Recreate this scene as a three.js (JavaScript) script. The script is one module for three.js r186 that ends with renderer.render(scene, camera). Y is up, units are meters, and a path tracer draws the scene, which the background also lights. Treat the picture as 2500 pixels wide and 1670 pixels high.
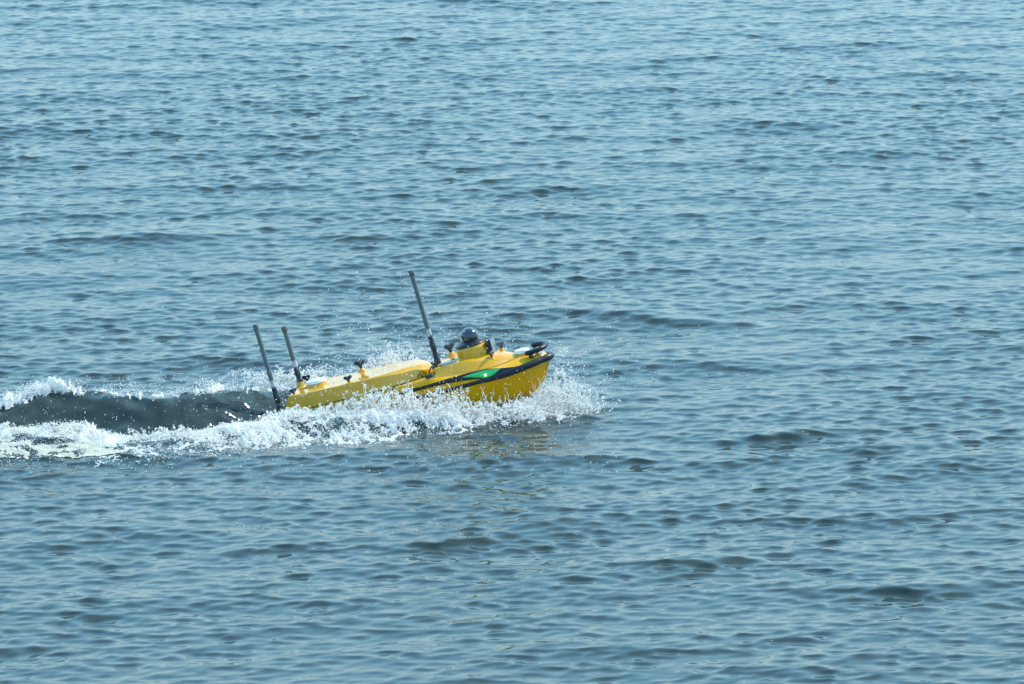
import * as THREE from 'three';
import { ImprovedNoise } from 'three/addons/math/ImprovedNoise.js';
import { mergeGeometries, mergeVertices, toCreasedNormals } from 'three/addons/utils/BufferGeometryUtils.js';
import { RoundedBoxGeometry } from 'three/addons/geometries/RoundedBoxGeometry.js';

// ---------------------------------------------------------------- camera, sky, sun, exposure
const scene = new THREE.Scene();
const renderer = new THREE.WebGLRenderer({ antialias: true });
renderer.toneMapping = THREE.LinearToneMapping;
renderer.toneMappingExposure = 1.2;
renderer.shadowMap.enabled = true;
const D2R = Math.PI / 180;
const camera = new THREE.PerspectiveCamera(7.7, 1024 / 684, 0.5, 6000);
camera.position.set(0.6, 6.2166, 29.2466);
camera.rotation.set(-11.3 * D2R, 0, 0);
camera.focus = 29.9;
camera.userData.fStop = 14;
camera.updateMatrixWorld();

const SUN = new THREE.Vector3(0.64, 0.86, -0.44).normalize();
const sun = new THREE.DirectionalLight(new THREE.Color(1, 0.93, 0.8), 4.8);
sun.name = 'sun';
sun.position.copy(SUN).multiplyScalar(40);
sun.castShadow = true;
sun.shadow.mapSize.set(4096, 4096);
Object.assign(sun.shadow.camera, { left: -8, right: 8, top: 22, bottom: -10, near: 1, far: 90 });
scene.add(sun, sun.target);

{ // clear, slightly hazy summer sky: pale towards the horizon, bluer overhead, brighter round the sun
  const W = 512, H = 256, data = new Float32Array(W * H * 4);
  const stops = [[0, 0.58, 0.84, 0.95], [7, 0.57, 0.91, 1.08], [15, 0.47, 0.99, 1.35], [26, 0.34, 1.02, 1.68], [40, 0.25, 0.87, 1.62], [60, 0.17, 0.53, 1.1], [90, 0.13, 0.37, 0.78]];
  for (let j = 0; j < H; j++) {
    const el = (j + 0.5) / H * 180 - 90, e = Math.max(0, el);
    let k = 0; while (k < stops.length - 2 && stops[k + 1][0] < e) k++;
    const a = stops[k], b = stops[k + 1], t = Math.min(1, Math.max(0, (e - a[0]) / (b[0] - a[0]))), q = t * t * (3 - 2 * t) * 0.4 + t * 0.6;
    for (let i = 0; i < W; i++) {
      const az = ((i + 0.5) / W - 0.5) * 2 * Math.PI;
      const dx = Math.cos(el * D2R) * Math.cos(az), dy = Math.sin(el * D2R), dz = Math.cos(el * D2R) * Math.sin(az);
      const ang = Math.acos(Math.min(1, dx * SUN.x + dy * SUN.y + dz * SUN.z)) / D2R;
      const glow = 0.85 * Math.exp(-ang / 32); // the hazy air scatters light forward, round the sun
      const p = (j * W + i) * 4;
      for (let c = 0; c < 3; c++) data[p + c] = a[c + 1] + (b[c + 1] - a[c + 1]) * q + glow * [0.74, 0.96, 1][c];
      data[p + 3] = 1;
    }
  }
  const sky = new THREE.DataTexture(data, W, H, THREE.RGBAFormat, THREE.FloatType);
  sky.mapping = THREE.EquirectangularReflectionMapping;
  sky.magFilter = THREE.LinearFilter; sky.minFilter = THREE.LinearFilter;
  sky.wrapS = THREE.RepeatWrapping; sky.needsUpdate = true;
  scene.background = sky; scene.environment = sky;
}

// ---------------------------------------------------------------- helpers
function rng(seed) { let s = seed >>> 0; return () => { s = (s + 0x6D2B79F5) >>> 0; let t = Math.imul(s ^ (s >>> 15), 1 | s); t = (t + Math.imul(t ^ (t >>> 7), 61 | t)) ^ t; return ((t ^ (t >>> 14)) >>> 0) / 4294967296; }; }
const gauss = (R) => Math.sqrt(-2 * Math.log(1 - R() * 0.999999)) * Math.cos(2 * Math.PI * R());
const perlin = new ImprovedNoise();
const noise = (x, y, z = 0) => perlin.noise(x + 31.7, y + 17.3, z + 5.1);
const fbm = (x, y, z, o = 4) => { let s = 0, a = 0.5; for (let i = 0; i < o; i++) { s += a * noise(x, y, z); x *= 2.03; y *= 2.03; z *= 2.03; a *= 0.5; } return s; };
const clamp = (v, a = 0, b = 1) => Math.min(b, Math.max(a, v));
const smooth = (a, b, v) => { const t = clamp((v - a) / (b - a)); return t * t * (3 - 2 * t); };
const rgb = (r, g, b) => new THREE.Color().setRGB(r, g, b);
const phys = (o) => new THREE.MeshPhysicalMaterial(o);
function add(name, geometry, material, parent = scene) {
  const m = new THREE.Mesh(geometry, material); m.name = name; m.castShadow = m.receiveShadow = true; parent.add(m); return m;
}
function table(rows) { // smooth interpolation of columns against the first one
  return (x) => {
    const n = rows.length; if (x <= rows[0][0]) return rows[0].slice(1); if (x >= rows[n - 1][0]) return rows[n - 1].slice(1);
    let i = 0; while (rows[i + 1][0] < x) i++;
    const a = rows[Math.max(0, i - 1)], b = rows[i], c = rows[i + 1], d = rows[Math.min(n - 1, i + 2)], h = c[0] - b[0], t = (x - b[0]) / h;
    return b.slice(1).map((_, k) => {
      k++;
      const s = (c[k] - b[k]) / h, s0 = b[0] > a[0] ? (b[k] - a[k]) / (b[0] - a[0]) : s, s1 = d[0] > c[0] ? (d[k] - c[k]) / (d[0] - c[0]) : s;
      const mono = (u, v) => u * v <= 0 ? 0 : 2 * u * v / (u + v);
      const m0 = b[0] > a[0] ? mono(s0, s) : s, m1 = d[0] > c[0] ? mono(s, s1) : s, t2 = t * t, t3 = t2 * t;
      return (2 * t3 - 3 * t2 + 1) * b[k] + (t3 - 2 * t2 + t) * h * m0 + (3 * t2 - 2 * t3) * c[k] + (t3 - t2) * h * m1;
    });
  };
}

// ---------------------------------------------------------------- the water
const ridge = (pts) => (x, z) => { // distance to a polyline in plan, with what it carries there: [distance, height, width, along]
  let best = [1e9, 0, 1, 0];
  for (let i = 0; i < pts.length - 1; i++) {
    const a = pts[i], b = pts[i + 1], ux = b[0] - a[0], uz = b[1] - a[1], t = clamp(((x - a[0]) * ux + (z - a[1]) * uz) / (ux * ux + uz * uz));
    const d = Math.hypot(x - a[0] - ux * t, z - a[1] - uz * t);
    if (d < best[0]) best = [d, a[2] + (b[2] - a[2]) * t, a[3] + (b[3] - a[3]) * t, i + t, Math.sign((x - a[0]) * uz - (z - a[1]) * ux)];
  }
  return best;
};
const farRidge = ridge([[-0.5, -0.42, 0.0, 0.1], [-0.77, -0.26, 0.05, 0.13], [-1.03, 0.0, 0.08, 0.15], [-1.33, 0.17, 0.1, 0.17], [-1.63, 0.2, 0.095, 0.17], [-2.1, 0.17, 0.12, 0.2], [-2.42, 0.36, 0.05, 0.22], [-3.3, 0.55, 0.02, 0.3]]);
const nearRidge = ridge([[1.1, 0.24, 0.0, 0.12], [0.7, 0.42, 0.03, 0.14], [0.25, 0.54, 0.05, 0.18], [-0.25, 0.6, 0.06, 0.2], [-0.7, 0.66, 0.07, 0.2], [-0.93, 0.88, 0.07, 0.2], [-1.28, 1.04, 0.05, 0.2], [-1.66, 1.1, 0.03, 0.2], [-1.9, 1.1, 0.09, 0.22], [-2.4, 1.14, 0.08, 0.24], [-3.2, 1.3, 0.05, 0.3]]);
const hollow = ridge([[-0.3, -0.05, -0.03, 0.2], [-0.7, 0.08, -0.09, 0.22], [-1.0, 0.38, -0.11, 0.24], [-1.35, 0.6, -0.12, 0.27], [-1.9, 0.66, -0.11, 0.28], [-2.6, 0.82, -0.07, 0.28], [-3.4, 0.95, -0.03, 0.3]]);
function wake(x, z) {
  if (x > 2 || x < -4.4 || z < -1.6 || z > 2.6) return 0;
  let h = 0;
  for (const r of [farRidge, nearRidge, hollow]) { const [d, a, w] = r(x, z); h += a * Math.exp(-(d * d) / (w * w)); }
  { const [d] = hollow(x, z); h += 0.02 * smooth(-0.9, -1.3, x) * Math.exp(-d * d / 0.12) * fbm(x * 9 + z * 9, z * 3 - x * 3, 7.1, 5); }
  h += 0.035 * Math.exp(-farRidge(x, z)[0] / 0.2) * (fbm(x * 3.1, z * 3.1, 4.2, 3) + noise(x * 1.7, 0.5, 2) * 0.8) * smooth(-0.6, -1, x);
  return h * smooth(-4.4, -3, x);
}
const rw = rng(7), WAVES = [];
for (let i = 0; i < 120; i++) {
  const u = (i + rw()) / 120, L = 1.9 * Math.pow(0.055 / 1.9, u), k = 2 * Math.PI / L;
  const slope = (0.0112 * (1 - 0.2 * smooth(0.45, 0.9, L)) + 0.019 * Math.exp(-Math.pow(Math.log(L / 0.128) / 0.68, 2))) * (0.7 + 0.6 * rw());
  const th = (rw() < 0.7 ? 0.4 : -0.2) + gauss(rw) * (L > 0.6 ? 0.35 : 0.5);
  WAVES.push({ k, kx: k * Math.sin(th), kz: k * Math.cos(th), a: slope / k, p: rw() * 6.283, L, short: smooth(0.5, 0.12, L) });
}
const SWELLS = [[2.35, 0.75, 0.034, 0.34, 0.13, 0.3], [2.05, 0.95, 0.03, 0.3, 0.09, 0.25], [2.75, 1.15, 0.03, 0.4, 0.12, 0.3], [1.3, -2.75, 0.04, 0.4, 0.12, -0.15], [1.75, -2.5, 0.035, 0.4, 0.12, -0.2], [0.75, 3.1, 0.035, 0.4, 0.12, 0.35], [0.35, 3.45, 0.03, 0.34, 0.1, 0.4], [1.45, 3.9, 0.035, 0.4, 0.11, 0.2], [2.6, 4.5, 0.04, 0.4, 0.12, 0.1], [-2.0, -5.5, 0.04, 0.5, 0.14, 0.2]];
function swell(x, z) { // a few single steeper crests
  let h = 0;
  for (const [cx, cz, a, l, w, t] of SWELLS) { const dx = x - cx, dz = z - cz; if (dx * dx + dz * dz > 2) continue; const u = dx * Math.cos(t) - dz * Math.sin(t), v = dx * Math.sin(t) + dz * Math.cos(t) + 0.12 * u * u; h += a * Math.exp(-u * u / (l * l)) * Math.exp(-v * v / (w * w)); }
  return h;
}
const disp = [0, 0, 0];
function surface(x, z, cx, cz) { // position of the water surface that belongs to x, z; waves that the mesh cannot carry there are left out
  const gust = clamp(1 + 0.35 * noise(x * 0.33, z * 0.17, 3) + 0.35 * noise(x * 0.9, z * 0.4, 9), 0.7, 1.35);
  const near = x > -4.4 && x < 2 && z > -1.6 && z < 2.6;
  let calm = 1;
  if (near) { const [d] = hollow(x, z); calm = 1 - 0.1 * Math.exp(-d * d / 0.09); }
  let y = 0, ox = 0, oz = 0;
  for (const w of WAVES) {
    const c = Math.min(Math.abs(w.L * w.k / (w.kx * cx * 3.2 + 1e-9)), Math.abs(w.L * w.k / (w.kz * cz * 3.2 + 1e-9)));
    if (c < 0.5) continue;
    const q = w.a * (1 + w.short * (gust - 1)) * smooth(0.5, 1, c) * calm, f = w.kx * x + w.kz * z + w.p, s = Math.sin(f);
    y += q * Math.cos(f); ox -= 0.9 * q * w.kx / w.k * s; oz -= 0.9 * q * w.kz / w.k * s;
  }
  y += swell(x, z);
  disp[0] = x + ox; disp[1] = y + (near ? wake(x, z) : 0); disp[2] = z + oz + 1.1 * y; // crests lean towards the shore the picture is taken from
  return disp;
}
const heightAt = (x, z) => surface(x, z, 0.012, 0.02)[1];
{
  const axis = (dense, edge0, edge1) => { // outward from the dense part in growing steps
    const lo = [], hi = [];
    let s = dense[1] - dense[0], p = dense[0]; while (p > edge0) { s *= 1.22; p -= s; lo.unshift(Math.max(p, edge0)); }
    s = dense.at(-1) - dense.at(-2); p = dense.at(-1); while (p < edge1) { s *= 1.22; p += s; hi.push(Math.min(p, edge1)); }
    return [...lo, ...dense, ...hi];
  };
  const rows = []; { let z = 7.6; while (z > -21) { rows.unshift(z); z -= 0.013 + 0.00065 * Math.max(0, 8 - z); } }
  const zs = axis(rows, -3000, 400);
  const cols = []; for (let i = 0; i <= 660; i++) cols.push(-1 + i / 330);
  const us = axis(cols, -260, 260);
  const nx = us.length, nz = zs.length, pos = new Float32Array(nx * nz * 3), uv = new Float32Array(nx * nz * 2);
  for (let j = 0; j < nz; j++) {
    const z = zs[j], half = 3.75 + 0.092 * clamp(-z, -8, 22), cz = zs[Math.min(nz - 1, j + 1)] - zs[Math.max(0, j - 1)];
    for (let i = 0; i < nx; i++) {
      const x = 0.6 + us[i] * half, cx = (us[Math.min(nx - 1, i + 1)] - us[Math.max(0, i - 1)]) * half;
      const p = surface(x, z, cx / 2, cz / 2), o = j * nx + i;
      pos[o * 3] = p[0]; pos[o * 3 + 1] = p[1]; pos[o * 3 + 2] = p[2];
      uv[o * 2] = x; uv[o * 2 + 1] = z;
    }
  }
  const index = new Uint32Array((nx - 1) * (nz - 1) * 6); let q = 0;
  for (let j = 0; j < nz - 1; j++) for (let i = 0; i < nx - 1; i++) {
    const a = j * nx + i, b = a + 1, c = a + nx, d = c + 1;
    index[q++] = a; index[q++] = c; index[q++] = b; index[q++] = b; index[q++] = c; index[q++] = d;
  }
  const g = new THREE.BufferGeometry();
  g.setAttribute('position', new THREE.BufferAttribute(pos, 3)); g.setAttribute('uv', new THREE.BufferAttribute(uv, 2));
  g.setIndex(new THREE.BufferAttribute(index, 1)); g.computeVertexNormals();
  console.log('water', nx, nz, index.length / 3);
  const water = add('water', g, phys({ color: rgb(0.03, 0.043, 0.037), roughness: 0.03, ior: 1.333 }));
  water.userData = { kind: 'structure', label: 'rippled blue-green open water reflecting the pale sky', category: 'water' };
}

// ---------------------------------------------------------------- the boat: x towards the bow, y up, z to starboard
const boat = new THREE.Group(); boat.name = 'survey_boat';
boat.rotation.order = 'YZX'; boat.rotation.set(0, -12 * D2R, 16.5 * D2R);
scene.add(boat);
boat.userData = { label: 'small yellow unmanned survey boat with three antennas, bow raised, throwing up spray', category: 'boat' };
function grain(seed, lo, hi, scale, oct = 4) { // fine uneven gloss and wear
  const N = 256, d = new Uint8Array(N * N * 4);
  for (let j = 0; j < N; j++) for (let i = 0; i < N; i++) {
    const a = i / N * 2 * Math.PI, b = j / N * 2 * Math.PI;
    const v = clamp(lo + (hi - lo) * (0.5 + fbm(Math.cos(a) * scale + seed, Math.sin(a) * scale + Math.cos(b) * scale, Math.sin(b) * scale, oct)));
    d.fill(Math.round(v * 255), (j * N + i) * 4, (j * N + i) * 4 + 3); d[(j * N + i) * 4 + 3] = 255;
  }
  const t = new THREE.DataTexture(d, N, N); t.magFilter = THREE.LinearFilter; t.wrapS = t.wrapT = THREE.RepeatWrapping; t.needsUpdate = true; t.repeat.set(3, 3); return t;
}
const M = {
  yellow: phys({ color: rgb(0.64, 0.3, 0.0005), roughness: 0.14, roughnessMap: grain(3, 0.6, 1, 2.5), specularIntensity: 0.9, clearcoat: 0.4, clearcoatRoughness: 0.05 }),
  hull: phys({ color: rgb(0.64, 0.3, 0.0005), roughness: 0.3, roughnessMap: grain(8, 0.6, 1, 2), specularIntensity: 0.35 }),
  black: phys({ color: rgb(0.014, 0.016, 0.022), roughness: 0.42 }),
  rubber: phys({ color: rgb(0.012, 0.014, 0.02), roughness: 0.38, specularIntensity: 0.6 }),
  grey: phys({ color: rgb(0.105, 0.115, 0.112), roughness: 0.4 }),
  paleGrey: phys({ color: rgb(0.42, 0.43, 0.42), roughness: 0.45 }),
  white: phys({ color: rgb(0.74, 0.74, 0.74), roughness: 0.35, clearcoat: 0.4 }),
  steel: phys({ color: rgb(0.5, 0.52, 0.53), roughness: 0.25, metalness: 1 }),
  smoke: phys({ color: rgb(0.01, 0.013, 0.02), roughness: 0.16, specularIntensity: 1 }),
  clear: phys({ color: rgb(0.97, 0.98, 1), roughness: 0.03, transmission: 1, thickness: 0, ior: 1.49 }),
  greenLens: phys({ color: rgb(0.006, 0.30, 0.05), roughness: 0.25, clearcoat: 1, emissive: rgb(0.0, 0.16, 0.02), emissiveIntensity: 0.6 }),
  led: phys({ color: rgb(0.4, 1, 0.5), roughness: 0.4, emissive: rgb(0.45, 1, 0.5), emissiveIntensity: 5 }),
};
function loft(rings, crease = 0.5, caps = [true, true]) { // closed rings of equal length, in order along the length
  const n = rings[0].length, v = [], idx = [];
  for (const r of rings) for (const p of r) v.push(...p);
  for (let j = 0; j < rings.length - 1; j++) for (let i = 0; i < n; i++) {
    const a = j * n + i, b = j * n + (i + 1) % n, c = a + n, d = b + n;
    idx.push(a, c, b, b, c, d);
  }
  [[0, rings[0], 1], [(rings.length - 1) * n, rings.at(-1), 0]].forEach(([o, r, flip], q) => {
    if (!caps[q]) return;
    const c = [0, 1, 2].map((k) => r.reduce((s, p) => s + p[k], 0) / n); v.push(...c); const m = v.length / 3 - 1;
    for (let i = 0; i < n; i++) { const a = o + i, b = o + (i + 1) % n; flip ? idx.push(m, a, b) : idx.push(m, b, a); }
  });
  let g = new THREE.BufferGeometry(); g.setAttribute('position', new THREE.Float32BufferAttribute(v, 3)); g.setIndex(idx);
  const uv = []; for (let i = 0; i < v.length; i += 3) uv.push(v[i] + 0.3 * v[i + 2], v[i + 1] + 0.7 * v[i + 2]);
  g.setAttribute('uv', new THREE.Float32BufferAttribute(uv, 2));
  return toCreasedNormals(g, crease);
}
const mirrorRing = (half) => [...half, ...half.slice().reverse().filter((p) => Math.abs(p[2]) > 1e-6).map(([x, y, z]) => [x, y, -z])];
const range = (a, b, n) => Array.from({ length: n + 1 }, (_, i) => a + (b - a) * i / n);

// hull: keel, chine, rail, shoulder, deck edge at each station
const HULL = table([
  [-0.705, -0.13, -0.09, 0.19, 0.06, 0.208, 0.118, 0.212, 0.15, 0.208],
  [-0.3, -0.15, -0.11, 0.2, 0.06, 0.212, 0.118, 0.215, 0.15, 0.21],
  [-0.05, -0.16, -0.115, 0.205, 0.06, 0.218, 0.118, 0.22, 0.15, 0.214],
  [0.03, -0.16, -0.117, 0.21, 0.06, 0.248, 0.12, 0.25, 0.15, 0.236],
  [0.2, -0.16, -0.118, 0.2, 0.06, 0.25, 0.122, 0.25, 0.147, 0.234],
  [0.35, -0.158, -0.118, 0.19, 0.06, 0.246, 0.127, 0.243, 0.131, 0.218],
  [0.5, -0.152, -0.113, 0.165, 0.06, 0.236, 0.126, 0.226, 0.119, 0.192],
  [0.6, -0.145, -0.104, 0.136, 0.06, 0.219, 0.112, 0.205, 0.114, 0.166],
  [0.7, -0.131, -0.083, 0.1, 0.06, 0.186, 0.09, 0.176, 0.118, 0.12],
  [0.77, -0.094, -0.056, 0.066, 0.06, 0.15, 0.082, 0.14, 0.112, 0.085],
  [0.833, -0.047, -0.018, 0.034, 0.06, 0.1, 0.078, 0.092, 0.1, 0.05],
  [0.87, 0.015, 0.03, 0.015, 0.06, 0.055, 0.076, 0.05, 0.088, 0.025],
  [0.886, 0.045, 0.05, 0.004, 0.06, 0.012, 0.072, 0.01, 0.078, 0.006]]);
const hullRing = (x, rake = 0) => { const [yk, yc, zc, yr, zr, yu, zu, yd, zd] = HULL(x); return mirrorRing([[x, yd + 0.004, 0], [x, yd, zd - 0.008], [x, yd - 0.003, zd], [x, yu, zu], [x, yr, zr], [x, yr * 0.5 + yc * 0.5 - 0.004, zr * 0.55 + zc * 0.45 + 0.004], [x, yc, zc], [x, yc - 0.006, zc - 0.012], [x, yk + 0.006, 0.012], [x, yk, 0]].map(([a, b, c]) => [a + rake * (0.15 - b) * 0.0, b, c])); };
const stations = [...range(-0.705, -0.06, 14), ...range(-0.04, 0.05, 6), ...range(0.08, 0.68, 20), ...range(0.7, 0.886, 16)];
add('hull', loft(stations.map((x) => hullRing(x)), 0.42), M.hull, boat);
const sideZ = (x, y) => { const [, , , yr, zr, yu, zu] = HULL(x), t = (y - yr) / (yu - yr); return zr + (zu - zr) * t; };

// aft hatch cover with the chamfered round nose
const COVER = table([ // x, top half width, top y, chamfer y, side half width, foot half width
  [-0.64, 0.19, 0.25, 0.246, 0.197, 0.207], [-0.45, 0.191, 0.241, 0.237, 0.198, 0.208], [-0.27, 0.191, 0.236, 0.232, 0.199, 0.21], [-0.12, 0.19, 0.234, 0.229, 0.199, 0.212],
  [-0.03, 0.172, 0.234, 0.222, 0.194, 0.208], [0.05, 0.135, 0.233, 0.212, 0.176, 0.188], [0.1, 0.1, 0.23, 0.204, 0.152, 0.162], [0.14, 0.068, 0.222, 0.196, 0.122, 0.13], [0.17, 0.042, 0.21, 0.188, 0.086, 0.092], [0.188, 0.02, 0.197, 0.18, 0.05, 0.053], [0.198, 0.005, 0.184, 0.172, 0.014, 0.015]]);
const coverRing = (x, back) => { const [zt, yt, yc, zc, zf] = COVER(x); return mirrorRing([[x, yt + 0.003, 0], [x, yt + 0.002, zt * 0.5], [x, yt, zt], [x, yc, zc], [x, 0.155, zf], [x, 0.152, 0]].map(([a, b, c]) => [back ? a - (0.25 - b) * 0.68 : a, b, c])); };
const cover = add('hatch_cover', loft([...range(-0.64, -0.12, 10).map((x, i) => coverRing(x, i === 0)), ...range(-0.1, 0.198, 26).map((x) => coverRing(x))], 0.38), M.yellow, boat);
const coverY = (x) => COVER(x)[1] + 0.003;

// raised foredeck hatch
const FORE = table([ // x, ridge y, ridge half width, foot y, foot half width, crown
  [0.252, 0.192, 0.15, 0.138, 0.212, 0.2], [0.38, 0.192, 0.15, 0.124, 0.205, 0.2], [0.5, 0.172, 0.142, 0.117, 0.186, 0.192], [0.58, 0.152, 0.122, 0.114, 0.166, 0.178],
  [0.64, 0.137, 0.098, 0.116, 0.142, 0.162], [0.69, 0.125, 0.07, 0.119, 0.114, 0.14], [0.73, 0.12, 0.045, 0.116, 0.085, 0.125]]);
const foreRing = (x) => { const [yr, zr, yf, zf, c] = FORE(x); return mirrorRing([[x, c, 0], [x, c - (c - yr) * 0.2, zr * 0.55], [x, yr, zr], [x, yr - 0.004, zr + 0.005], [x, yf + 0.004, zf], [x, yf - 0.01, zf], [x, yf - 0.02, 0]]); };
const fore = add('foredeck_hatch', loft(range(0.252, 0.73, 26).map(foreRing), 0.42), M.yellow, boat);
const foreY = (x, z) => { const [yr, zr, , , c] = FORE(x); return c + (yr - c) * Math.pow(Math.abs(z) / zr, 1.6); };

// black rub rail: a thick bumper round the bow thinning to a strip along each side
function sweep(path, radius, seg = 12, sides = 1) {
  const g = new THREE.TubeGeometry(path, 220, 1, seg, false), p = g.attributes.position, n = (seg + 1);
  for (let i = 0; i < p.count; i++) {
    const c = path.getPointAt(clamp(Math.floor(i / n) / 220)), r = radius(c);
    p.setXYZ(i, c.x + (p.getX(i) - c.x) * r, c.y + (p.getY(i) - c.y) * r * 1.12, c.z + (p.getZ(i) - c.z) * r);
  }
  g.computeVertexNormals(); return g;
}
{
  const half = range(-0.02, 0.86, 30).map((x) => [x, 0.06 + 0.012 * smooth(0.6, 0.9, x), HULL(x)[4]]);
  const pts = [...half, [0.893, 0.0725, 0.034], [0.903, 0.073, 0], ...half.slice().reverse().map(([x, y, z]) => [x, y, -z])];
  pts[half.length + 1] = [0.903, 0.073, 0];
  pts.splice(half.length + 2, 0, [0.893, 0.0725, -0.034]);
  const path = new THREE.CatmullRomCurve3(pts.map((p) => new THREE.Vector3(...p)), false, 'centripetal');
  add('rub_rail', sweep(path, (c) => 0.0095 + 0.0085 * smooth(0.45, 0.72, c.x)), M.rubber, boat);
}
// black side panel that carries the navigation light, and its long tail
const PANEL = table([[0.03, 0.1, 0.119], [0.2, 0.102, 0.121], [0.3, 0.1, 0.123], [0.38, 0.094, 0.1265], [0.46, 0.085, 0.1265], [0.54, 0.071, 0.1225], [0.6, 0.064, 0.112], [0.66, 0.062, 0.098], [0.72, 0.06, 0.086], [0.755, 0.06, 0.078]]);
function sideStrip(fn, x0, x1, n, proud, bulge, sign) {
  const rings = range(x0, x1, n).map((x) => {
    const [a, b] = fn(x), pts = [], m = 6;
    for (let i = 0; i <= m; i++) { const y = a + (b - a) * i / m, t = i / m * 2 - 1; pts.push([x, y, sign * (sideZ(x, y) + proud + bulge * (1 - t * t))]); }
    for (let i = m; i >= 0; i--) { const y = a + (b - a) * i / m; pts.push([x, y, sign * (sideZ(x, y) - 0.004)]); }
    return sign > 0 ? pts.reverse() : pts;
  });
  return loft(rings, 0.5);
}
const LENS = table([[0.415, 0.1105, 0.1115], [0.45, 0.103, 0.1165], [0.49, 0.092, 0.119], [0.53, 0.081, 0.119], [0.565, 0.0735, 0.1155], [0.59, 0.076, 0.1115], [0.62, 0.088, 0.106], [0.642, 0.0985, 0.1]]);
for (const s of [1, -1]) {
  const panel = add('side_panel', sideStrip(PANEL, 0.03, 0.755, 44, 0.003, 0.002, s), M.rubber, boat);
  if (s > 0) {
    const lens = add('navigation_light', sideStrip(LENS, 0.415, 0.642, 26, 0.0055, 0.005, s), M.greenLens, boat);
    lens.userData.label = 'green starboard navigation light, lit';
    const spot = new THREE.SphereGeometry(0.0065, 14, 10); spot.scale(1, 1, 0.55); spot.translate(0.553, 0.09, sideZ(0.553, 0.09) + 0.0115);
    add('led', spot, M.led, lens);
    const glow = new THREE.PointLight(rgb(0.2, 1, 0.3), 0.0012); glow.position.set(0.553, 0.09, sideZ(0.553, 0.09) + 0.03); glow.castShadow = true; boat.add(glow); glow.name = 'navigation_light_glow';
  }
}
// black grab recesses low on the side where the wide bow section ends
for (const [x, y, l] of [[-0.004, 0.13, 0.045], [-0.122, 0.136, 0.035]]) {
  const g = new RoundedBoxGeometry(l, 0.034, 0.02, 3, 0.007); g.rotateZ(-0.12); g.translate(x, y, 0.219); add('side_grip', g, M.black, boat);
}
// turret with the camera dome
{
  const pr = [[0.001, 0.15], [0.106, 0.15], [0.1, 0.165], [0.0975, 0.19], [0.0965, 0.236], [0.0885, 0.25], [0.06, 0.2505], [0.001, 0.2505]].map(([r, y]) => new THREE.Vector2(r, y));
  const t = add('turret', toCreasedNormals(new THREE.LatheGeometry(pr, 48), 0.4), M.yellow, boat); t.position.set(0.46, 0, 0); t.scale.set(1, 1, 0.98);
  const sk = [[0.001, 0.2507], [0.089, 0.2507], [0.0895, 0.254], [0.086, 0.261], [0.074, 0.269], [0.058, 0.274], [0.05, 0.279], [0.044, 0.285], [0.001, 0.285]].map(([r, y]) => new THREE.Vector2(r, y));
  const base = add('dome_base', new THREE.LatheGeometry(sk, 48), M.rubber, boat); base.position.set(0.457, 0, 0);
  const dome = new THREE.Group(); dome.name = 'camera_dome'; boat.add(dome); dome.position.set(0.464, 0.3, 0);
  add('shell', new THREE.SphereGeometry(0.0565, 40, 28, 0, Math.PI * 2, 0, 2.1), M.clear, dome);
  add('camera_ball', new THREE.SphereGeometry(0.0505, 36, 26), M.smoke, dome);
}
// forward camera box on the front of the turret
{
  const b = new THREE.Group(); b.name = 'camera_box'; boat.add(b); b.position.set(0.573, 0.215, 0.0);
  add('housing', new RoundedBoxGeometry(0.028, 0.09, 0.1, 3, 0.004), M.black, b);
  const f = add('front_plate', new RoundedBoxGeometry(0.003, 0.084, 0.094, 2, 0.001), M.steel, b); f.position.set(0.0155, 0, 0);
  const foot = add('foot', new RoundedBoxGeometry(0.022, 0.04, 0.06, 2, 0.004), M.black, b); foot.position.set(-0.006, -0.062, 0);
}
// wing knobs, each on a yellow boss
function knob(x, y, z, turn = 0, scale = 1, boss = 0.02) {
  const k = new THREE.Group(); k.name = 'wing_knob'; k.position.set(x, y, z); k.rotation.y = turn; k.scale.setScalar(scale); boat.add(k);
  const b = new THREE.LatheGeometry([[0.03, -0.02], [0.026, 0], [0.015, boss * 0.7], [0.012, boss], [0.001, boss]].map((p) => new THREE.Vector2(...p)), 20); add('boss', toCreasedNormals(b, 0.7), M.yellow, k);
  const st = new THREE.CylinderGeometry(0.0095, 0.0075, 0.022, 14); st.translate(0, boss + 0.011, 0); add('stem', st, M.black, k);
  const wing = new THREE.Shape(); wing.moveTo(-0.008, 0); wing.quadraticCurveTo(-0.013, 0.006, -0.022, 0.011); wing.quadraticCurveTo(-0.03, 0.018, -0.022, 0.023); wing.quadraticCurveTo(-0.012, 0.026, 0, 0.018); wing.quadraticCurveTo(0.012, 0.026, 0.022, 0.023); wing.quadraticCurveTo(0.03, 0.018, 0.022, 0.011); wing.quadraticCurveTo(0.013, 0.006, 0.008, 0); wing.closePath();
  const w = new THREE.ExtrudeGeometry(wing, { depth: 0.008, bevelEnabled: true, bevelSize: 0.003, bevelThickness: 0.003, bevelSegments: 2, curveSegments: 8 }); w.translate(0, boss + 0.014, -0.004); add('wing', w, M.black, k);
}
knob(-0.613, 0.246, 0.172, 0.2, 0.82, 0.006); knob(-0.618, 0.248, -0.178, -0.2, 0.95, 0.01);
knob(-0.268, 0.236, 0.176, 0.25, 0.9, 0.006); knob(-0.275, 0.236, -0.17, 0.1, 1.15, 0.018);
knob(0.262, 0.188, 0.15, 0.3, 0.95, 0.006); knob(0.29, 0.196, -0.14, 0.9, 1.25, 0.02);
knob(0.585, 0.142, 0.1, 1.5, 0.85, 0.026); knob(0.604, 0.14, -0.1, 1.2, 0.95, 0.036);
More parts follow.
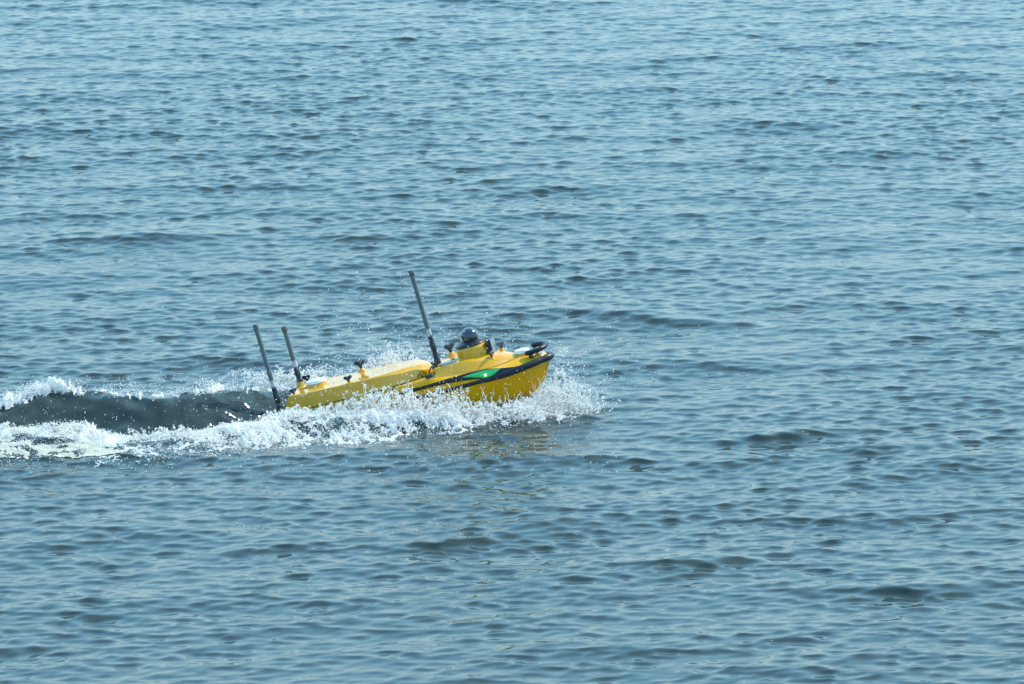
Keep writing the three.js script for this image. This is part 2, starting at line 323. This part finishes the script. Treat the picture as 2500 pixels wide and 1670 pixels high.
// receiver pucks
function puck(x, y, z, r, h, tilt) {
  const p = new THREE.Group(); p.name = 'receiver_puck'; p.position.set(x, y, z); p.rotation.z = tilt; boat.add(p);
  const pl = new THREE.LatheGeometry([[r * 1.12, -0.01], [r * 1.06, 0.004], [r * 0.96, h * 0.45], [r * 0.3, h * 0.46], [0.001, h * 0.46]].map((q) => new THREE.Vector2(...q)), 40); add('plinth', toCreasedNormals(pl, 0.6), M.yellow, p);
  const d = new THREE.LatheGeometry([[r * 0.95, h * 0.46], [r, h * 0.52], [r, h * 0.78], [r * 0.93, h * 0.93], [r * 0.7, h], [0.001, h * 1.03]].map((q) => new THREE.Vector2(...q)), 40); add('cap', toCreasedNormals(d, 0.7), M.white, p);
}
puck(-0.513, 0.243, 0.0, 0.062, 0.04, -0.03); puck(0.742, 0.112, 0.0, 0.046, 0.042, -0.06);
// tubular bow handle on its yellow pedestal
{
  const b = new THREE.Group(); b.name = 'bow_handle'; boat.add(b);
  const pts = [[0.79, 0.132, 0.078], [0.83, 0.133, 0.08], [0.87, 0.136, 0.058], [0.888, 0.139, 0], [0.87, 0.143, -0.058], [0.83, 0.146, -0.08], [0.8, 0.146, -0.078]].map((p) => new THREE.Vector3(...p));
  const c = new THREE.CatmullRomCurve3(pts), parts = [new THREE.TubeGeometry(c, 60, 0.0145, 16)];
  for (const p of [pts[0], pts.at(-1)]) { const s = new THREE.SphereGeometry(0.0145, 16, 12); s.translate(p.x, p.y, p.z); parts.push(s); }
  add('grip', mergeGeometries(parts), M.rubber, b);
  for (const s of [1, -1]) { const f = new THREE.CylinderGeometry(0.012, 0.016, 0.034, 16); f.translate(0.806, 0.112, 0.07 * s); add('grip_foot', f, M.black, b); }
  const ring = (y, x0, x1, z) => [[x0, y, z], [x1, y, z * 0.7], [x1, y, -z * 0.7], [x0, y, -z]];
  add('pedestal', loft([ring(0.085, 0.755, 0.872, 0.085), ring(0.108, 0.782, 0.848, 0.07)], 0.3), M.yellow, b);
}
// antennas
function antenna(x, y0, z, top, joint, r, label, lean = 0) {
  const a = new THREE.Group(); a.name = 'antenna'; a.position.set(x, 0, z); boat.add(a); a.userData.label = label;
  const lathe = (pts, seg = 20) => new THREE.LatheGeometry(pts.map((p) => new THREE.Vector2(...p)), seg);
  add('tube', lathe([[0.001, joint], [r, joint], [r * 0.94, top - 0.02], [0.001, top - 0.02]]), M.grey, a);
  add('cap', lathe([[0.001, top - 0.034], [r * 1.16, top - 0.034], [r * 1.16, top - 0.003], [r * 1.05, top], [0.001, top]]), M.grey, a);
  const band = lathe([[r * 1.03, joint + 0.012], [r * 1.03, joint + 0.05]]); add('label_band', band, M.paleGrey, a);
  const j = joint, k = (j - y0) / 0.13;
  const st = lathe([[0.001, j + 0.002], [r * 1.12, j + 0.002], [r * 1.12, j - 0.03 * k], [r * 1.24, j - 0.034 * k], [r * 1.22, j - 0.06 * k], [r * 0.98, j - 0.07 * k], [r * 1.12, j - 0.095 * k], [r * 1.45, y0 + 0.016], [r * 1.5, y0], [0.001, y0]]);
  add('base', toCreasedNormals(st, 0.7), M.black, a);
  return a;
}
antenna(-0.712, 0.16, 0.2, 0.712, 0.315, 0.0142, 'longer stern antenna on the starboard corner');
antenna(-0.655, 0.27, -0.15, 0.617, 0.352, 0.0142, 'short stern antenna on the port side');
antenna(0.248, 0.2, 0.05, 0.772, 0.362, 0.014, 'tallest antenna, amidships');
{ const g = new THREE.LatheGeometry([[0.034, 0.235], [0.03, 0.25], [0.021, 0.271], [0.001, 0.272]].map((p) => new THREE.Vector2(...p)), 24); g.translate(-0.655, 0, -0.15); add('antenna_boss', toCreasedNormals(g, 0.6), M.yellow, boat); }
{ const g = new THREE.LatheGeometry([[0.03, 0.14], [0.026, 0.19], [0.019, 0.2], [0.001, 0.201]].map((p) => new THREE.Vector2(...p)), 24); g.translate(0.248, 0, 0.05); add('antenna_mount', toCreasedNormals(g, 0.6), M.black, boat); }
{ const g = new RoundedBoxGeometry(0.07, 0.06, 0.05, 3, 0.008); g.translate(-0.69, 0.15, 0.195); add('antenna_bracket', g, M.black, boat); }
// cables and plugs in the well between hatch and foredeck
{
  const t = (pts, r) => new THREE.TubeGeometry(new THREE.CatmullRomCurve3(pts.map((p) => new THREE.Vector3(...p))), 30, r, 8);
  add('cable', t([[0.245, 0.19, 0.09], [0.225, 0.2, 0.11], [0.205, 0.18, 0.12], [0.2, 0.158, 0.13], [0.215, 0.155, 0.16]], 0.004), M.black, boat);
  add('cable_loop', t([[0.16, 0.156, 0.2], [0.15, 0.172, 0.2], [0.165, 0.186, 0.2], [0.18, 0.172, 0.2], [0.17, 0.158, 0.2]], 0.0035), M.black, boat);
  const p = new RoundedBoxGeometry(0.05, 0.02, 0.026, 3, 0.006); p.translate(0.218, 0.161, 0.2); add('plug', p, M.black, boat);
  const q = new THREE.CylinderGeometry(0.008, 0.008, 0.045, 14); q.translate(0.236, 0.175, 0.13); add('connector', q, M.black, boat);
}
// worn print on the hatch cover and the pale label on the foredeck
function print(w, h, draw, name, parent, place, rough = 0.3) {
  const c = document.createElement('canvas'); c.width = w; c.height = h; const x = c.getContext('2d'); x.clearRect(0, 0, w, h); draw(x);
  const t = new THREE.CanvasTexture(c); t.colorSpace = THREE.SRGBColorSpace; t.magFilter = THREE.LinearFilter;
  return t;
}
{
  const R = rng(44);
  const worn = print(512, 256, (x) => {
    x.strokeStyle = 'rgba(52,60,92,1)'; x.lineCap = 'round';
    for (let k = 0; k < 5; k++) { const bx = 30 + k * 98; x.lineWidth = 9; x.beginPath(); x.moveTo(bx + 50, 40 + R() * 20); x.lineTo(bx + 6, 130 + R() * 14); x.lineTo(bx + 48, 210 + R() * 16); x.stroke(); x.lineWidth = 6; x.beginPath(); x.moveTo(bx + 20, 120); x.lineTo(bx + 62, 112 + R() * 20); x.stroke(); }
    x.globalCompositeOperation = 'destination-out'; for (let k = 0; k < 900; k++) { x.fillStyle = 'rgba(0,0,0,1)'; x.beginPath(); x.arc(R() * 512, R() * 256, 1 + R() * 4.5, 0, 7); x.fill(); }
  });
  for (const [x0, x1, z0, z1] of [[-0.44, -0.29, -0.06, 0.12], [-0.17, 0.0, -0.11, 0.13]]) {
    const g = new THREE.PlaneGeometry(1, 1, 12, 1), p = g.attributes.position;
    for (let i = 0; i < p.count; i++) { const x = x0 + (x1 - x0) * (p.getX(i) + 0.5), z = z1 + (z0 - z1) * (p.getY(i) + 0.5); p.setXYZ(i, x, coverY(x) + 0.0016, z); }
    g.computeVertexNormals(); add('deck_print', g, phys({ map: worn, transparent: true, roughness: 0.3, clearcoat: 1, clearcoatRoughness: 0.06 }), cover);
  }
  const tag = print(256, 128, (x) => { x.fillStyle = '#a9a8a6'; x.fillRect(0, 0, 256, 128); x.fillStyle = '#6d7078'; for (let j = 0; j < 7; j++) { let a = 14; while (a < 236) { const l = 4 + R() * 16; x.fillRect(a, 14 + j * 15, Math.min(l, 240 - a), 6); a += l + 3 + R() * 7; } } });
  const g = new THREE.PlaneGeometry(0.1, 0.055, 6, 6), p = g.attributes.position;
  for (let i = 0; i < p.count; i++) { const x = 0.322 + p.getX(i), z = 0.105 - p.getY(i); p.setXYZ(i, x, foreY(x, z) + 0.003, z); }
  g.computeVertexNormals(); add('warning_label', g, phys({ map: tag, roughness: 0.4 }), fore);
}

// ---------------------------------------------------------------- foam and spray
const foamWhite = phys({ color: rgb(0.9, 0.88, 0.84), roughness: 1, transmission: 0.55, thickness: 0, ior: 1.33, clearcoat: 0.5, clearcoatRoughness: 0.2 });
const aerated = phys({ color: rgb(0.38, 0.375, 0.28), roughness: 0.7 });
// how thickly foam lies at x, z (0 none, 1 closed)
function nearFoam(x, z) {
  const [d, , , , side] = nearRidge(x, z), front = side > 0 ? 1 : 0; // side > 0: towards the camera
  const reach = front ? 0.28 + 0.34 * smooth(0.4, -0.4, x) : 0.12 + 0.2 * smooth(-0.9, -0.5, x);
  return clamp(1.15 - Math.pow(d / reach, front ? 0.9 : 1.5)) * smooth(1.25, 0.7, x) * clamp(0.78 + 0.9 * fbm(x * 2.6, z * 3.4, 11, 3), 0.25, 1.1);
}
function farFoam(x, z) {
  const [d, , , , side] = farRidge(x, z);
  const reach = side > 0 ? 0.07 : 0.16;
  return clamp(1.1 - Math.pow(d / reach, 1.5)) * smooth(-3.4, -2.3, x) * clamp(0.75 + 1.3 * fbm(x * 2.4, z * 2, 3.9, 2), 0.15, 1) * (0.6 + 0.4 * smooth(-1.3, -0.9, x) + 0.4 * Math.exp(-Math.pow((x + 2.1) / 0.25, 2)));
}
const billow = (x, z, f) => { let v = 0, a = 1, n = 0; for (let o = 0; o < 4; o++) { v += a * Math.abs(noise(x * f, z * f * 0.8, o * 7.7)); n += a; f *= 2.1; a *= 0.55; } return v / n; };
function foamSheet(name, cover, lift, bounds, step, material, label, group) {
  const [x0, x1, z0, z1] = bounds, nx = Math.round((x1 - x0) / step), nz = Math.round((z1 - z0) / (step * 1.25));
  const id = new Int32Array((nx + 1) * (nz + 1)).fill(-1), v = [], idx = [], keep = [];
  for (let j = 0; j <= nz; j++) for (let i = 0; i <= nx; i++) {
    const x = x0 + (x1 - x0) * i / nx, z = z0 + (z1 - z0) * j / nz, c = cover(x, z);
    if (c <= 0.02) continue;
    const web = Math.abs(noise(x * 13, z * 10, 1.2)) + 0.5 * Math.abs(noise(x * 31, z * 26, 7.7)), lace = 0.3 + 0.5 * fbm(x * 6, z * 4.5, 2.2, 3) + 1.15 * web + 0.5 * fbm(x * 50, z * 44, 8.8, 2);
    if (c < lace - 0.12) continue;
    id[j * (nx + 1) + i] = v.length / 3;
    const b = billow(x, z, 5), over = smooth(0, 0.75, c - lace + 0.12);
    v.push(x + 0.008 * noise(x * 40, z * 40, 1), heightAt(x, z) + 0.002 + over * (lift * (0.15 + 1.6 * b) * clamp(1 + 2.2 * noise(x * 3.2, z * 2, 5.5), 0.3, 2.2) + 0.007 * billow(x, z, 26)), z + 0.008 * noise(x * 40, z * 40, 6));
  }
  for (let j = 0; j < nz; j++) for (let i = 0; i < nx; i++) {
    const a = id[j * (nx + 1) + i], b = id[j * (nx + 1) + i + 1], c = id[(j + 1) * (nx + 1) + i], d = id[(j + 1) * (nx + 1) + i + 1];
    if (a >= 0 && b >= 0 && c >= 0) idx.push(a, c, b);
    if (b >= 0 && c >= 0 && d >= 0) idx.push(b, c, d);
  }
  const g = new THREE.BufferGeometry(); g.setAttribute('position', new THREE.Float32BufferAttribute(v, 3)); g.setIndex(idx); g.computeVertexNormals();
  const m = add(name, g, material); m.userData = { kind: 'stuff', label, category: 'foam' };
  console.log(name, idx.length / 3); return m;
}
foamSheet('wake_foam', nearFoam, 0.05, [-3.6, 1.25, 0.0, 1.9], 0.0055, foamWhite, 'white churned foam along the near side of the boat and its wake');
foamSheet('crest_foam', farFoam, 0.05, [-3.6, -0.5, -0.75, 0.6], 0.008, foamWhite, 'thin white foam along the crest of the far wake wave');

foamSheet('foam_patch', (x, z) => { const [d, , , , side] = nearRidge(x, z); return 1.6 * clamp(1.5 - Math.pow(d / (side > 0 ? 0.36 : 0.12), 1.6)) * smooth(-1.5, -1.8, x + 0.1 * noise(x * 6, z * 6, 1)); }, 0.012, [-3.6, -1.6, 0.9, 1.8], 0.008, aerated, 'smooth pale cream foam patch at the left end of the near wake');
foamSheet('trough_foam', (x, z) => { const [d] = hollow(x, z); return 0.5 * Math.exp(-d * d / 0.1) * smooth(-0.6, -0.9, x) * clamp(0.7 + 1.2 * fbm(x * 1.8, z * 2.5, 9.2, 2), 0.2, 1.1); }, 0.004, [-3.2, -0.65, -0.2, 1.1], 0.006, foamWhite, 'sparse lacy foam on the dark trough behind the stern');
const drop = new THREE.IcosahedronGeometry(1, 1);
function spray(name, label, drops, material = foamWhite) {
  const m = new THREE.InstancedMesh(drop, material, drops.length), q = new THREE.Quaternion(), e = new THREE.Euler(), mat = new THREE.Matrix4(), R = rng(drops.length);
  drops.forEach(([x, y, z, r], i) => {
    e.set(R() * 6.3, R() * 6.3, R() * 6.3); q.setFromEuler(e);
    const k = 0.75 + R() * 0.7; mat.compose(new THREE.Vector3(x, y, z), q, new THREE.Vector3(r, r * k, r * (0.8 + 0.4 * R()))); m.setMatrixAt(i, mat);
  });
  m.name = name; m.castShadow = m.receiveShadow = true; m.userData = { kind: 'stuff', label, category: 'spray' }; scene.add(m); console.log(name, drops.length); return m;
}
function froth(R, n, cover, bounds, thick, r0, r1) {
  const out = []; let tries = 0;
  while (out.length < n && tries++ < n * 30) {
    const x = bounds[0] + (bounds[1] - bounds[0]) * R(), z = bounds[2] + (bounds[3] - bounds[2]) * R(), c = cover(x, z);
    const lace = 1 - 3.4 * Math.abs(noise(x * 15, z * 12, 3.3)) * (1 - 0.6 * c), fine = 1 - 2.6 * Math.abs(noise(x * 44, z * 36, 6.1));
    if (R() > c * c + 0.05 || R() * 1.1 > c * 1.05 + 0.6 * lace + 0.35 * fine - 0.45) continue;
    out.push([x, heightAt(x, z) + thick * (0.25 + 1.7 * billow(x, z, 6)) * clamp(1 + 2.2 * noise(x * 3.2, z * 2, 5.5), 0.3, 2.2) * R() + Math.abs(gauss(R)) * 0.008, z, r0 + (r1 - r0) * Math.pow(R(), 2.5)]);
  }
  return out;
}
// strings of drops thrown up from x, z to about height h
function plume(R, out, cx, cz, h, sx, sz, n, drift = [0, 0], size = 1) {
  const threads = Math.max(3, Math.round(n / 16));
  for (let k = 0; k < threads; k++) {
    const bx = cx + gauss(R) * sx, bz = cz + gauss(R) * sz, y0 = heightAt(bx, bz);
    const vy = Math.sqrt(2 * 9.8 * h) * (0.25 + 0.75 * Math.sqrt(R())), vx = drift[0] + gauss(R) * 0.28 * Math.sqrt(h / 0.15), vz = drift[1] + gauss(R) * 0.28 * Math.sqrt(h / 0.15);
    const T = 2 * vy / 9.8, t0 = T * 0.6 * R(), len = T * (0.1 + 0.35 * R()), m = Math.round(8 + R() * 16);
    for (let i = 0; i < m; i++) {
      const t = t0 + len * i / m + gauss(R) * 0.008, j = 0.006 + 0.05 * t;
      const y = y0 + vy * t - 4.9 * t * t; if (y < y0 - 0.01 || t < 0) continue;
      out.push([bx + vx * t + gauss(R) * j * 0.35, y + gauss(R) * j * 0.35, bz + vz * t + gauss(R) * j * 0.35, size * (0.0011 + 0.0042 * Math.pow(R(), 4))]);
    }
  }
}
{
  const R = rng(101);
  spray('wake_froth', 'dense white froth of bubbles along the near wake', froth(R, 52000, nearFoam, [-3.4, 1.2, 0, 1.9], 0.045, 0.0009, 0.0036));
  spray('crest_froth', 'white froth on the crest of the far wake wave', froth(R, 10000, farFoam, [-3.4, -0.5, -0.75, 0.6], 0.045, 0.0009, 0.0036));
  let d = [];
  // curtain along the near side of the hull
  for (const [x, h, n] of [[-0.74, 0.07, 700], [-0.62, 0.09, 900], [-0.45, 0.07, 800], [-0.33, 0.09, 800], [-0.22, 0.17, 1100], [-0.14, 0.13, 1000], [-0.02, 0.18, 1200], [0.08, 0.13, 1100], [0.18, 0.1, 1000], [0.27, 0.18, 1100], [0.36, 0.08, 900], [0.47, 0.09, 900], [0.58, 0.08, 900], [0.68, 0.1, 1000]])
    plume(R, d, x, 0.36 + 0.1 * R() + 0.06 * x, h, 0.05, 0.06, n, [-0.15, 0.35]);
  const strands = [], SR = rng(77);
  const strand = (x, z, h, lean, out, w) => { // a thin rope of water, tapered and lumpy
    const y0 = heightAt(x, z) + 0.02, pts = []; for (let i = 0; i <= 7; i++) { const t = i / 7; pts.push(new THREE.Vector3(x + lean * t + 0.004 * gauss(SR) * t, y0 + h * t * (1.35 - 0.35 * t), z + out * t + 0.004 * gauss(SR) * t)); }
    const c = new THREE.CatmullRomCurve3(pts), g = new THREE.TubeGeometry(c, 22, 1, 6), p = g.attributes.position;
    const rs = []; for (let i = 0; i <= 22; i++) rs.push(w * (1.1 - 0.75 * i / 22) * (0.45 + 0.9 * SR()));
    for (let i = 0; i < p.count; i++) { const k = Math.floor(i / 7), q = c.getPointAt(k / 22), r = rs[k]; p.setXYZ(i, q.x + (p.getX(i) - q.x) * r, q.y + (p.getY(i) - q.y) * r, q.z + (p.getZ(i) - q.z) * r); }
    strands.push(g);
  };
  for (const [x, h] of [[-0.3, 0.12], [-0.24, 0.2], [-0.19, 0.17], [-0.04, 0.2], [0.0, 0.22], [0.05, 0.15], [0.22, 0.17], [0.26, 0.2], [0.29, 0.14], [0.4, 0.1], [0.47, 0.2], [0.56, 0.13], [0.66, 0.14]])
    for (let k = 0; k < 5; k++) strand(x + gauss(SR) * 0.03, 0.38 + 0.05 * SR(), h * (0.4 + 0.6 * SR()), gauss(SR) * 0.03, 0.05 + gauss(SR) * 0.04, 0.0018 + 0.0028 * SR());
  for (let k = 0; k < 60; k++) strand(0.7 + 0.35 * SR(), 0.1 + 0.25 * SR(), 0.06 + 0.16 * SR(), 0.05 + gauss(SR) * 0.05, gauss(SR) * 0.06, 0.0014 + 0.0022 * SR());
  for (let k = 0; k < 40; k++) strand(-0.2 + 0.3 * SR(), -0.45 + 0.06 * gauss(SR), 0.1 + 0.18 * SR(), gauss(SR) * 0.06, gauss(SR) * 0.05, 0.0014 + 0.0022 * SR());
  { const sg = mergeGeometries(strands); sg.computeVertexNormals(); const m = add('splash_strands', sg, foamWhite); m.userData = { kind: 'stuff', label: 'thin ropes of white water splashing up beside the hull', category: 'splash' }; }
  for (let k = 0; k < 46; k++) { const x = -3 + 3.6 * R(), t = R(); const pts = [[1.1, 0.24], [0.7, 0.42], [0.25, 0.54], [-0.25, 0.6], [-0.7, 0.66], [-0.93, 0.88], [-1.28, 1.04], [-1.66, 1.1], [-2.4, 1.14], [-3.2, 1.3]]; let i = 0; while (i < 8 && pts[i + 1][0] > x) i++; const u = (x - pts[i][0]) / (pts[i + 1][0] - pts[i][0]), z = pts[i][1] + (pts[i + 1][1] - pts[i][1]) * u; plume(R, d, x, z, 0.025 + 0.05 * t * t, 0.03, 0.04, 260, [0, 0.1], 0.9); }
  spray('hull_spray', 'white spray thrown up along the starboard side of the hull', d);
  d = [];
  for (const [x, z, h, n] of [[0.66, 0.3, 0.1, 900], [0.76, 0.26, 0.15, 1000], [0.84, 0.16, 0.2, 1000], [0.9, 0.22, 0.16, 1000], [0.96, 0.14, 0.12, 800], [1.02, 0.22, 0.06, 600]]) plume(R, d, x, z, h, 0.07, 0.09, n, [0.35, 0.25]);
  spray('bow_spray', 'fan of white spray bursting ahead of the bow', d);
  d = [];
  for (const [x, z, h, n] of [[-0.9, -0.5, 0.09, 1500], [-0.75, -0.5, 0.12, 1800], [-0.6, -0.52, 0.13, 1400], [-0.3, -0.45, 0.13, 900], [-0.17, -0.45, 0.2, 2600], [-0.1, -0.45, 0.27, 2600], [-0.02, -0.45, 0.22, 1800], [0.12, -0.45, 0.16, 900], [0.4, -0.42, 0.24, 700], [0.62, -0.35, 0.26, 900], [0.78, -0.25, 0.3, 900], [0.9, -0.15, 0.26, 700]]) plume(R, d, x, z, h, 0.06, 0.06, n, [0, -0.2]);
  spray('port_spray', 'white spray rising behind the far side of the boat', d);
  d = [];
  for (let k = 0; k < 5200; k++) {
    const u = R(), x = 0.15 + gauss(R) * 0.55, z = -0.1 + gauss(R) * 0.5, y = 0.02 - Math.log(1 - R() * 0.98) * 0.16;
    d.push([x, y, z, 0.0011 + 0.0028 * Math.pow(R(), 4)]);
  }
  for (let k = 0; k < 6000; k++) { const x = -3 + R() * 2.4, z = -0.3 + R() * 1.1; if (R() > 0.35 * Math.pow(clamp(0.5 + 1.3 * fbm(x * 2.5, z * 3, 1.7, 3)), 3)) continue; d.push([x, heightAt(x, z) + 0.004 - Math.log(1 - R() * 0.95) * 0.03, z, 0.0012 + 0.003 * Math.pow(R(), 3)]); }
  spray('flying_drops', 'fine loose water drops in the air around the boat and wake', d);
}

// a clear sheet of water thrown up off the port quarter
{
  const n = 48, m = 20, v = [], idx = [], R = rng(5);
  for (let j = 0; j <= m; j++) for (let i = 0; i <= n; i++) {
    const a = i / n, b = j / m, arch = Math.pow(Math.sin(Math.PI * Math.pow(a, 1.35)), 0.8);
    const x = -1.3 + 0.44 * a + 0.05 * b * b, h = 0.15 * arch * (1 + 0.12 * noise(a * 9, 1, 3));
    v.push(x, heightAt(-1.3 + 0.44 * a, -0.33) - 0.01 + h * b + 0.004 * noise(a * 8, b * 6, 2), -0.33 + 0.05 * b - 0.09 * b * b * arch + 0.02 * noise(a * 5, b * 4, 8));
  }
  for (let j = 0; j < m; j++) for (let i = 0; i < n; i++) { const a = j * (n + 1) + i; idx.push(a, a + 1, a + n + 1, a + 1, a + n + 2, a + n + 1); }
  const g = new THREE.BufferGeometry(); g.setAttribute('position', new THREE.Float32BufferAttribute(v, 3)); g.setIndex(idx); g.computeVertexNormals();
  const sheet = add('water_sheet', g, phys({ color: rgb(0.96, 0.99, 1), roughness: 0.06, transmission: 1, thickness: 0, ior: 1.33 }));
  sheet.userData = { kind: 'stuff', label: 'thin clear sheet of water arching up behind the stern', category: 'splash' };
  const d = [];
  for (let k = 0; k < 1500; k++) { const i = Math.floor(R() * (n + 1)), j = Math.floor(m * (R() < 0.4 ? 1 - 0.08 * R() : R() * R())), o = (j * (n + 1) + i) * 3; d.push([v[o] + gauss(R) * 0.006, v[o + 1] + gauss(R) * 0.006, v[o + 2] + gauss(R) * 0.006, 0.001 + 0.0022 * Math.pow(R(), 3)]); }
  spray('sheet_drops', 'drops tearing off the rim of the clear water sheet behind the stern', d);
}

renderer.render(scene, camera);
